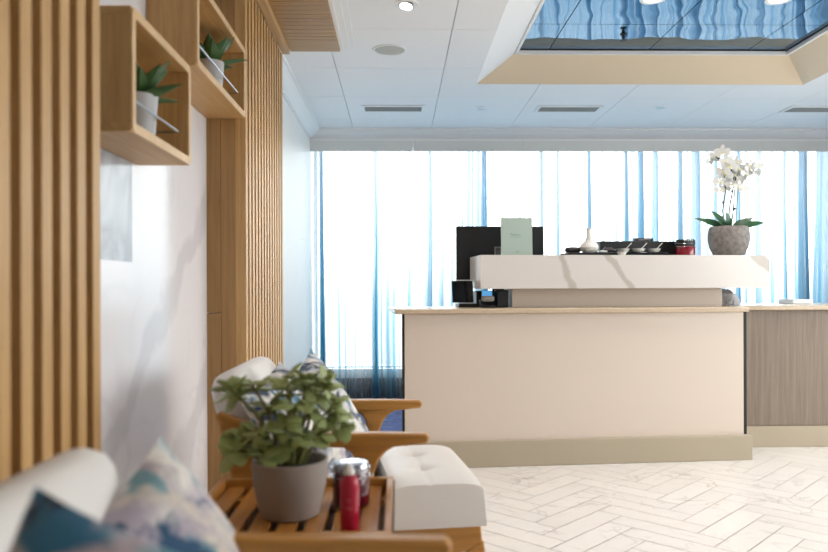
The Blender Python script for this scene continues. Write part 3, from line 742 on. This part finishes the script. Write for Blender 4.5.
obj('support_stick', tube([(.048, .01, .165), (.06, -.005, .44)], .0022, 6), M['ostem'], oc)
for p in ((-.034, -.012, .30), (.001, -.01, .225), (.004, -.011, .355), (.03, -.004, .27), (.036, -.004, .385)):
    bm = bmesh.new(); bmesh.ops.create_uvsphere(bm, u_segments=10, v_segments=8, radius=.008, matrix=Matrix.Translation(up_(p))); obj('clip', bm, M['black'], oc)
for x, z, r in ((-.095, .53, .03), (-.06, .545, .038), (-.115, .50, .024), (-.03, .485, .04), (-.06, .455, .036), (0, .50, .038), (-.01, .455, .042), (.03, .47, .04), (.04, .425, .036), (-.065, .405, .038), (-.04, .435, .036), (.0, .41, .04), (-.03, .37, .03), (-.06, .365, .034), (.065, .46, .036), (.05, .365, .036), (.02, .375, .032), (.09, .485, .03), (.115, .45, .036), (.125, .475, .03), (.10, .425, .026), (-.02, .52, .026), (-.05, .50, .03), (.02, .50, .03), (-.02, .475, .034), (.01, .435, .034), (-.055, .43, .03), (.055, .44, .03), (.08, .465, .03), (.03, .40, .03), (-.01, .39, .032), (-.08, .515, .026)):
    flower(V(*up_((x, -.028+rf.uniform(-.03, .02), z))), V(rf.uniform(-.5, .5), -1, rf.uniform(-.3, .3)), r*1.12)

# ------------------------------------------------------------ armchairs
def armchair(y, label, fl=0):
    t = thing('armchair', label, 'armchair', (-.25, y, 0), 0, 'white and teak armchairs along the wall')
    ox = .25
    def pr(pts, a, b_): return prism([(p[0]+ox, p[1]) for p in pts], 'Y', a, b_)
    for sgn in (-1, 1):
        a, b_ = (sgn*.31-.02, sgn*.31+.02)
        arm = [(.088, .602), (.08, .612), (-.05, .615), (-.2, .615), (-.32, .624), (-.43, .648), (-.505, .676), (-.522, .672), (-.515, .655), (-.43, .60), (-.33, .582), (-.2, .575), (-.10, .572), (-.02, .574), (.08, .584), (.088, .592)]
        obj('armrest', pr(arm, a, b_), M['teak'], t, bev=.008, segs=3)
        fleg = [(-.01, .576), (-.035, .562), (-.055, .54), (-.075, .49), (-.085, .42), (-.08, .30), (-.05, 0), (-.085, 0), (-.125, .30), (-.135, .42), (-.125, .49), (-.12, .535), (-.135, .56), (-.16, .576)]
        obj('leg', pr(fleg, a+.003, b_-.003), M['teak'], t, bev=.006)
        rleg = [(-.512, .66), (-.43, .61), (-.40, .585), (-.405, .52), (-.42, .42), (-.44, .25), (-.50, 0), (-.535, 0), (-.485, .25), (-.472, .42), (-.475, .50), (-.495, .58)]
        obj('leg', pr(rleg, a+.003, b_-.003), M['teak'], t, bev=.006)
    bm = box(-.125+ox, -.291, .26, -.09+ox, .291, .31); box(-.47+ox, -.291, .27, -.43+ox, .291, .33, bm)
    obj('seat_frame', bm, M['teak'], t, bev=.004)
    sc_ = obj('seat_cushion', soft_box(.40, .575, .13, .045, puff=.012), M['floral' if fl else 'fabric'], t)
    sc_.location = (-.285+ox, 0, .385); sc_.rotation_euler.y = math.radians(4)
    bk = obj('backrest', soft_box(.12, .57, .43, .055, puff=0), M['fabric'], t)
    bk.location = (-.455+ox, 0, .572); bk.rotation_euler.y = math.radians(-14)
    return t
armchair(2.43, 'teak armchair with white back beside the far slatted screen', 1)
armchair(.925, 'teak armchair with white back at the lower left corner, nearest')
def pillow(T, e1, e2, size, th, m, label):
    T, e1, e2 = Vector(T), Vector(e1).normalized(), Vector(e2)
    e2 = (e2-e1*e2.dot(e1)).normalized(); nn = e1.cross(e2).normalized()
    if nn.x < 0: nn = -nn
    bm = bmesh.new(); n = 18; grid = [[], []]
    for sd in (0, 1):
        for i in range(n+1):
            row = []
            for j in range(n+1):
                u, v = 2*i/n-1, 2*j/n-1
                pin = 1-.07*(1-u*u)*v*v*v*v; pin2 = 1-.07*(1-v*v)*u*u*u*u
                h = th/2*((1-u**4)*(1-v**4))**.55*(1-.18*(u*u+v*v))
                if sd and (i in (0, n) or j in (0, n)): row.append(grid[0][i][j]); continue
                row.append(bm.verts.new(V(u*pin2*size/2, v*pin*size/2, (h if sd == 0 else -h)+.006*noise.noise(V(u*2, v*2, sd*3)))))
            grid[sd].append(row)
    for sd in (0, 1):
        for i in range(n):
            for j in range(n):
                q = (grid[sd][i][j], grid[sd][i+1][j], grid[sd][i+1][j+1], grid[sd][i][j+1])
                bm.faces.new(q if sd == 0 else q[::-1])
    o = tag(obj('throw_pillow', bm, M[m]), label, 'pillow', 'scatter pillows on the armchairs')
    R = Matrix((e1, e2, nn)).transposed().to_4x4()
    if R.determinant() < 0: R = Matrix((e1, e2, -nn)).transposed().to_4x4()
    o.matrix_world = Matrix.Translation(T+(e1+e2)*size/2) @ R
    return o
pillow((-.400, 1.255, .782), (.5, .2, -.8), (-.19, -.85, -.33), .40, .13, 'floral', 'off white floral pillow with lilac, grey and blue blooms on nearest armchair')
pillow((-.366, .755, .83), (.88, -.38, -.16), (-.16, -.40, -.9), .38, .12, 'teal', 'teal and blue watercolour pillow at the lower left corner')
pillow((-.315, 2.67, .812), (.5, .2, -.8), (-.19, -.85, -.33), .42, .14, 'floral_b', 'white pillow with blue blooms leaning in the far armchair')
pillow((-.37, 2.33, .80), (.5, .05, -.75), (-.13, -.85, -.20), .34, .11, 'floral_b', 'blue and white pillow behind the jade plant in far armchair')

# ------------------------------------------------------------ footstool
fs = thing('footstool', 'white tufted leather footstool on wood base before the cream desk', 'footstool', (.085, 2.60, 0), math.radians(7))
bm = bmesh.new(); nx, ny = 28, 40
W1, L1 = .285, .58
top, rim = [], []
def prf(f):           # outline point i of the side profile: 0 top edge .. 1 bottom edge
    return f
def surf(u, v):
    dx, dy = u*W1/2, v*L1/2
    z = .424 - .012*abs(u)**5 - .012*abs(v)**5
    for (bx, by) in ((-.02, -.11), (-.02, .10)):
        r2 = ((dx-bx)/.034)**2+((dy-by)/.030)**2; z -= .019*math.exp(-r2)
        z -= .004*math.exp(-((dy-by)/.008)**2)*max(0, 1-abs(dx-bx)/.08)
    z -= .003*math.exp(-((dx+.02)/.004)**2)
    return V(dx, dy, z)
G = [[bm.verts.new(surf(2*i/nx-1, 2*j/ny-1)) for j in range(ny+1)] for i in range(nx+1)]
for i in range(nx):
    for j in range(ny): bm.faces.new((G[i][j], G[i+1][j], G[i+1][j+1], G[i][j+1]))
loop = [G[i][0] for i in range(nx)]+[G[nx][j] for j in range(ny)]+[G[i][ny] for i in range(nx, 0, -1)]+[G[0][j] for j in range(ny, 0, -1)]
prev = loop
for k, (ex, z) in enumerate(((1.015, .392), (1.03, .36), (1.05, .32), (1.065, .29), (1.06, .28), (1.0, .278))):
    cur = [bm.verts.new((v.co.x*(ex+.02), v.co.y*ex, z)) for v in loop]
    for a in range(len(loop)):
        b_ = (a+1) % len(loop); bm.faces.new((prev[a], cur[a], cur[b_], prev[b_]))
    prev = cur
bm.faces.new(prev)
cu = obj('cushion', bm, M['leather'], fs)
for p in cu.data.polygons: p.use_smooth = True
for (bx, by) in ((-.02, -.11), (-.02, .10)):
    b3 = bmesh.new(); bmesh.ops.create_uvsphere(b3, u_segments=12, v_segments=8, radius=.011, matrix=Matrix.Translation((bx, by, .407)) @ Matrix.Scale(.4, 4, (0, 0, 1))); obj('button', b3, M['leather'], fs)
obj('base_frame', prism([(-.15, .277), (.15, .277), (.155, .20), (.12, .18), (-.12, .18), (-.155, .20)], 'Y', -.25, .25), M['teak'], fs, bev=.006)
for sx_ in (-1, 1):
    for sy_ in (-1, 1):
        pts = [(sx_*.10, .185), (sx_*.158, .215), (sx_*.19, 0), (sx_*.155, 0)]
        obj('leg', prism(pts, 'Y', sy_*.235-.018, sy_*.235+.018), M['teak'], fs, bev=.005)

# ------------------------------------------------------------ tray table
tb = thing('tray_table', 'slatted teak tray table between the two armchairs', 'table', (-.25, 1.80, 0))
A, Bq = .235, .235; ZT = .51
obj('rim', box(-A, -Bq, .465, A, -Bq+.018, ZT), M['teak'], tb, bev=.003)
obj('rim', box(-A, Bq-.018, .465, A, Bq, ZT), M['teak'], tb, bev=.003)
obj('rim', box(-A, -Bq+.018, .465, -A+.018, Bq-.018, ZT), M['teak_y'], tb, bev=.003)
obj('rim', box(A-.018, -Bq+.018, .465, A, Bq-.018, ZT), M['teak_y'], tb, bev=.003)
for i in range(7):
    x = -A+.022+i*.0618; obj('slat', box(x+.003, -Bq+.0185, .478, x+.046, Bq-.0185, .49), M['teak_y'], tb, bev=.002)
for y in (-.15, .12): obj('cross_bar', box(-A+.018, y, .466, A-.018, y+.03, .4775), M['teak'], tb)
obj('gap_shade_board', box(-.2165, -.2165, .44, .2165, .2165, .45), M['oak_back'], tb, bev=.002)  # dark board added under the slats so their gaps look shaded
obj('edge_band', box(A, -Bq, .455, A+.004, Bq, .50), M['dark'], tb)
for sx_ in (-1, 1):
    for sy_ in (-1, 1): obj('leg', box(sx_*.205-.018, sy_*.205-.018, 0, sx_*.205+.018, sy_*.205+.018, .4655), M['teak'], tb, bev=.004)
ZS = .4905
# jade plant
jp = thing('potted_jade_plant', 'bushy green jade plant in a smooth grey pot on tray table', 'plant', (-.258, 1.765, ZS))
obj('pot', lathe([(0, 0), (.062, 0), (.07, .004), (.077, .03), (.086, .075), (.0895, .11), (.09, .131), (.087, .134), (.0825, .131), (.081, .115), (0, .112)], 40), M['greypot'], jp)
obj('soil', lathe([(0, .113), (.08, .113), (.075, .12), (0, .124)], 24), M['soil'], jp)
rj_ = random.Random(12)
def rosette(p, d, n, L):
    for i in range(n):
        a = i*2.399+rj_.uniform(-.3, .3); el = rj_.uniform(-.35, .95)
        s = d.cross(V(.3, .2, 1)).normalized(); u = s.cross(d)
        dd = (s*math.cos(a)+u*math.sin(a))*math.cos(el)+d*math.sin(el)
        q = p - d*rj_.uniform(0, .032)
        ll = L*rj_.uniform(.7, 1.1)
        leafs.append((q, dd, ll))
leafs = []
tips = [(-.125, -.02, .262), (-.085, .0, .272), (-.12, .03, .245), (-.115, -.04, .15), (-.10, .02, .17), (-.13, .0, .165), (-.06, -.04, .18), (-.045, .02, .23), (0, -.03, .285), (.045, .0, .285), (.085, .01, .275), (.105, -.02, .235), (.10, .03, .215), (.06, -.045, .24), (.02, -.06, .235), (.075, -.05, .185), (.03, -.065, .185), (-.01, -.055, .17), (-.005, .04, .26), (.12, .0, .195), (.05, .05, .25), (-.06, -.05, .145), (.0, -.07, .20)]
for p in tips:
    p = Vector((p[0]*1.12, p[1]*1.1, .118+(p[2]-.118)*1.30)); b0 = V(p.x*.22, p.y*.25, .118); md_ = b0.lerp(p, .55)+V(-p.x*.12, -p.y*.12, .018)
    obj('branch', tube([b0, b0.lerp(md_, .5), md_, p], [.0055, .005, .0042, .003], 6), M['stem'], jp)
    d = (p-md_).normalized(); rosette(p, d, 8, .054)
for q, dd, ll in leafs[:98]: obj('leaf', leaf(bmesh.new(), q, dd, V(0, -.2, 1), ll, ll*.66, .006, .12), M['jade'], jp)
bm = bmesh.new()
for q, dd, ll in leafs[98:]: leaf(bm, q, dd, V(0, -.2, 1), ll, ll*.66, .005, .12)
o = obj('foliage', bm, M['jade'], jp); o['kind'] = 'stuff'
# bottle and jar
rb = thing('pump_bottle', 'small red bottle with white cap on the tray table', 'bottle', (-.108, 1.632, ZS))
obj('bottle_body', lathe([(0, 0), (.019, 0), (.021, .004), (.021, .109), (.018, .120), (.011, .127), (0, .128)], 28), M['red'], rb)
obj('cap', lathe([(0, .1282), (.0115, .1282), (.0115, .137), (.008, .139), (.008, .146), (.004, .151), (0, .151)], 20), M['whiteplastic'], rb)
bm = bmesh.new()
for i, (z, n) in enumerate(((.078, 4), (.071, 3), (.06, 5), (.056, 4))):
    for k in range(n):
        a = -PI/2+(k-(n-1)/2)*.16
        tube([(.0212*math.cos(a-.05), .0212*math.sin(a-.05), z), (.0212*math.cos(a+.05), .0212*math.sin(a+.05), z)], .0006, 4, bm)
obj('label_print', bm, mat('pink_print', srgb(214, 120, 136), .5), rb)
jar((-.118, 1.84, ZS), .046, .108, 'dark red glass jar with chrome lid behind the red bottle', 'candle_jar', 'maroon')

# ------------------------------------------------------------ ceiling fittings
def downlight(x, y, label, z=ZC, r=.058, power=0, gimbal=False, group='round ceiling downlights', ang=130):
    t = thing('downlight', label, 'ceiling light', (x, y, z), 0, group)
    obj('trim_ring', lathe([(r*.68, -.001), (r*.72, -.004), (r, -.004), (r+.002, 0), (r*.68, 0)], 32), M['ventframe'], t)
    if gimbal:
        g_ = obj('gimbal', lathe([(r*.62, -.0005), (r*.64, -.014), (r*.56, -.016), (r*.5, -.004), (0, -.003)], 28), M['chrome'], t); g_.rotation_euler = (math.radians(-14), math.radians(10), 0)
        lb = obj('lamp', lathe([(0, -.012), (r*.5, -.012), (r*.53, -.006), (0, -.005)], 24), M['bulb'], t); lb.rotation_euler = (math.radians(-14), math.radians(10), 0)
    else: obj('lamp', lathe([(0, -.003), (r*.5, -.003), (r*.66, -.0008), (0, -.0006)], 24), M['bulb' if power else 'steel'], t)
    if power:
        l = bpy.data.lights.new('downlight_lamp', 'SPOT'); l.energy = power; l.color = (1, .93, .86); l.spot_size = math.radians(ang); l.spot_blend = .9; l.shadow_soft_size = .06
        o = bpy.data.objects.new('downlight_lamp', l); C.objects.link(o); o.parent = t; o.location = (0, 0, -.03)
P = 40
downlight(.047, 3.66, 'round tilting downlight with chrome gimbal, near the speaker', power=P, gimbal=True)
downlight(.655, 5.79, 'small recessed downlight between the two nearest air vents', r=.055)
downlight(2.06, 5.75, 'small recessed downlight left of the rightmost air vent', r=.055)
downlight(1.39, 3.99, 'bright downlight in the blue mirror, left one', z=ZM, r=.07, power=P*.8)
downlight(2.08, 3.99, 'bright downlight in the blue mirror, right one', z=ZM, r=.07, power=P*.8)
for x, y in ((1.25, 2.2), (2.1, 2.2), (3.5, 3.4), (3.5, 1.2), (1.9, .6)):
    downlight(x, y, 'round warm downlight in the ceiling out of the picture', z=ZM if (1 < x < 2.6 and 1.2 < y < 4.8) else ZC, power=P)
sk = thing('sprinkler', 'small sprinkler head hanging from the blue ceiling mirror', 'sprinkler', (1.40, 4.55, ZM))
obj('body', lathe([(0, -.03), (.007, -.03), (.012, -.006), (.022, -.003), (.022, 0), (0, 0)], 16), M['black'], sk)
obj('deflector', lathe([(0, -.040), (.02, -.040), (.02, -.037), (.004, -.036), (.004, -.03), (0, -.03)], 16), M['black'], sk)
spk = thing('ceiling_speaker', 'round flush white speaker grille in the ceiling', 'speaker', (-.045, 4.37, ZC))
obj('rim', lathe([(.088, -.001), (.09, -.005), (.102, -.004), (.104, 0), (.088, 0)], 36), M['ventframe'], spk)
obj('grille', lathe([(0, -.004), (.08, -.004), (.0885, -.002), (0, -.001)], 36), M['speaker'], spk)
for x0, x1, lb in ((-.28, .215, 'rectangular air vent nearest the wood ceiling panel, leftmost of three'), (1.09, 1.60, 'rectangular air vent under the blue mirror, middle of three'), (3.07, 3.58, 'rectangular air vent at the right edge, rightmost of three')):
    v_ = thing('air_vent', lb, 'vent', ((x0+x1)/2, 5.80, ZC), 0, 'ceiling air vents'); h = (x1-x0)/2
    bm = box(-h, -.10, -.008, h, -.075, 0); box(-h, .075, -.008, h, .10, 0, bm); box(-h, -.075, -.008, -h+.025, .075, 0, bm); box(h-.025, -.075, -.008, h, .075, 0, bm)
    obj('frame', bm, M['ventframe'], v_, bev=.002)
    obj('backing', box(-h+.025, -.075, -.002, h-.025, .075, -.0005), M['vent'], v_)
    for k in range(6): obj('louvre', box(-h+.025, -.068+k*.025, -.007, h-.025, -.056+k*.025, -.0025), M['vent'], v_)
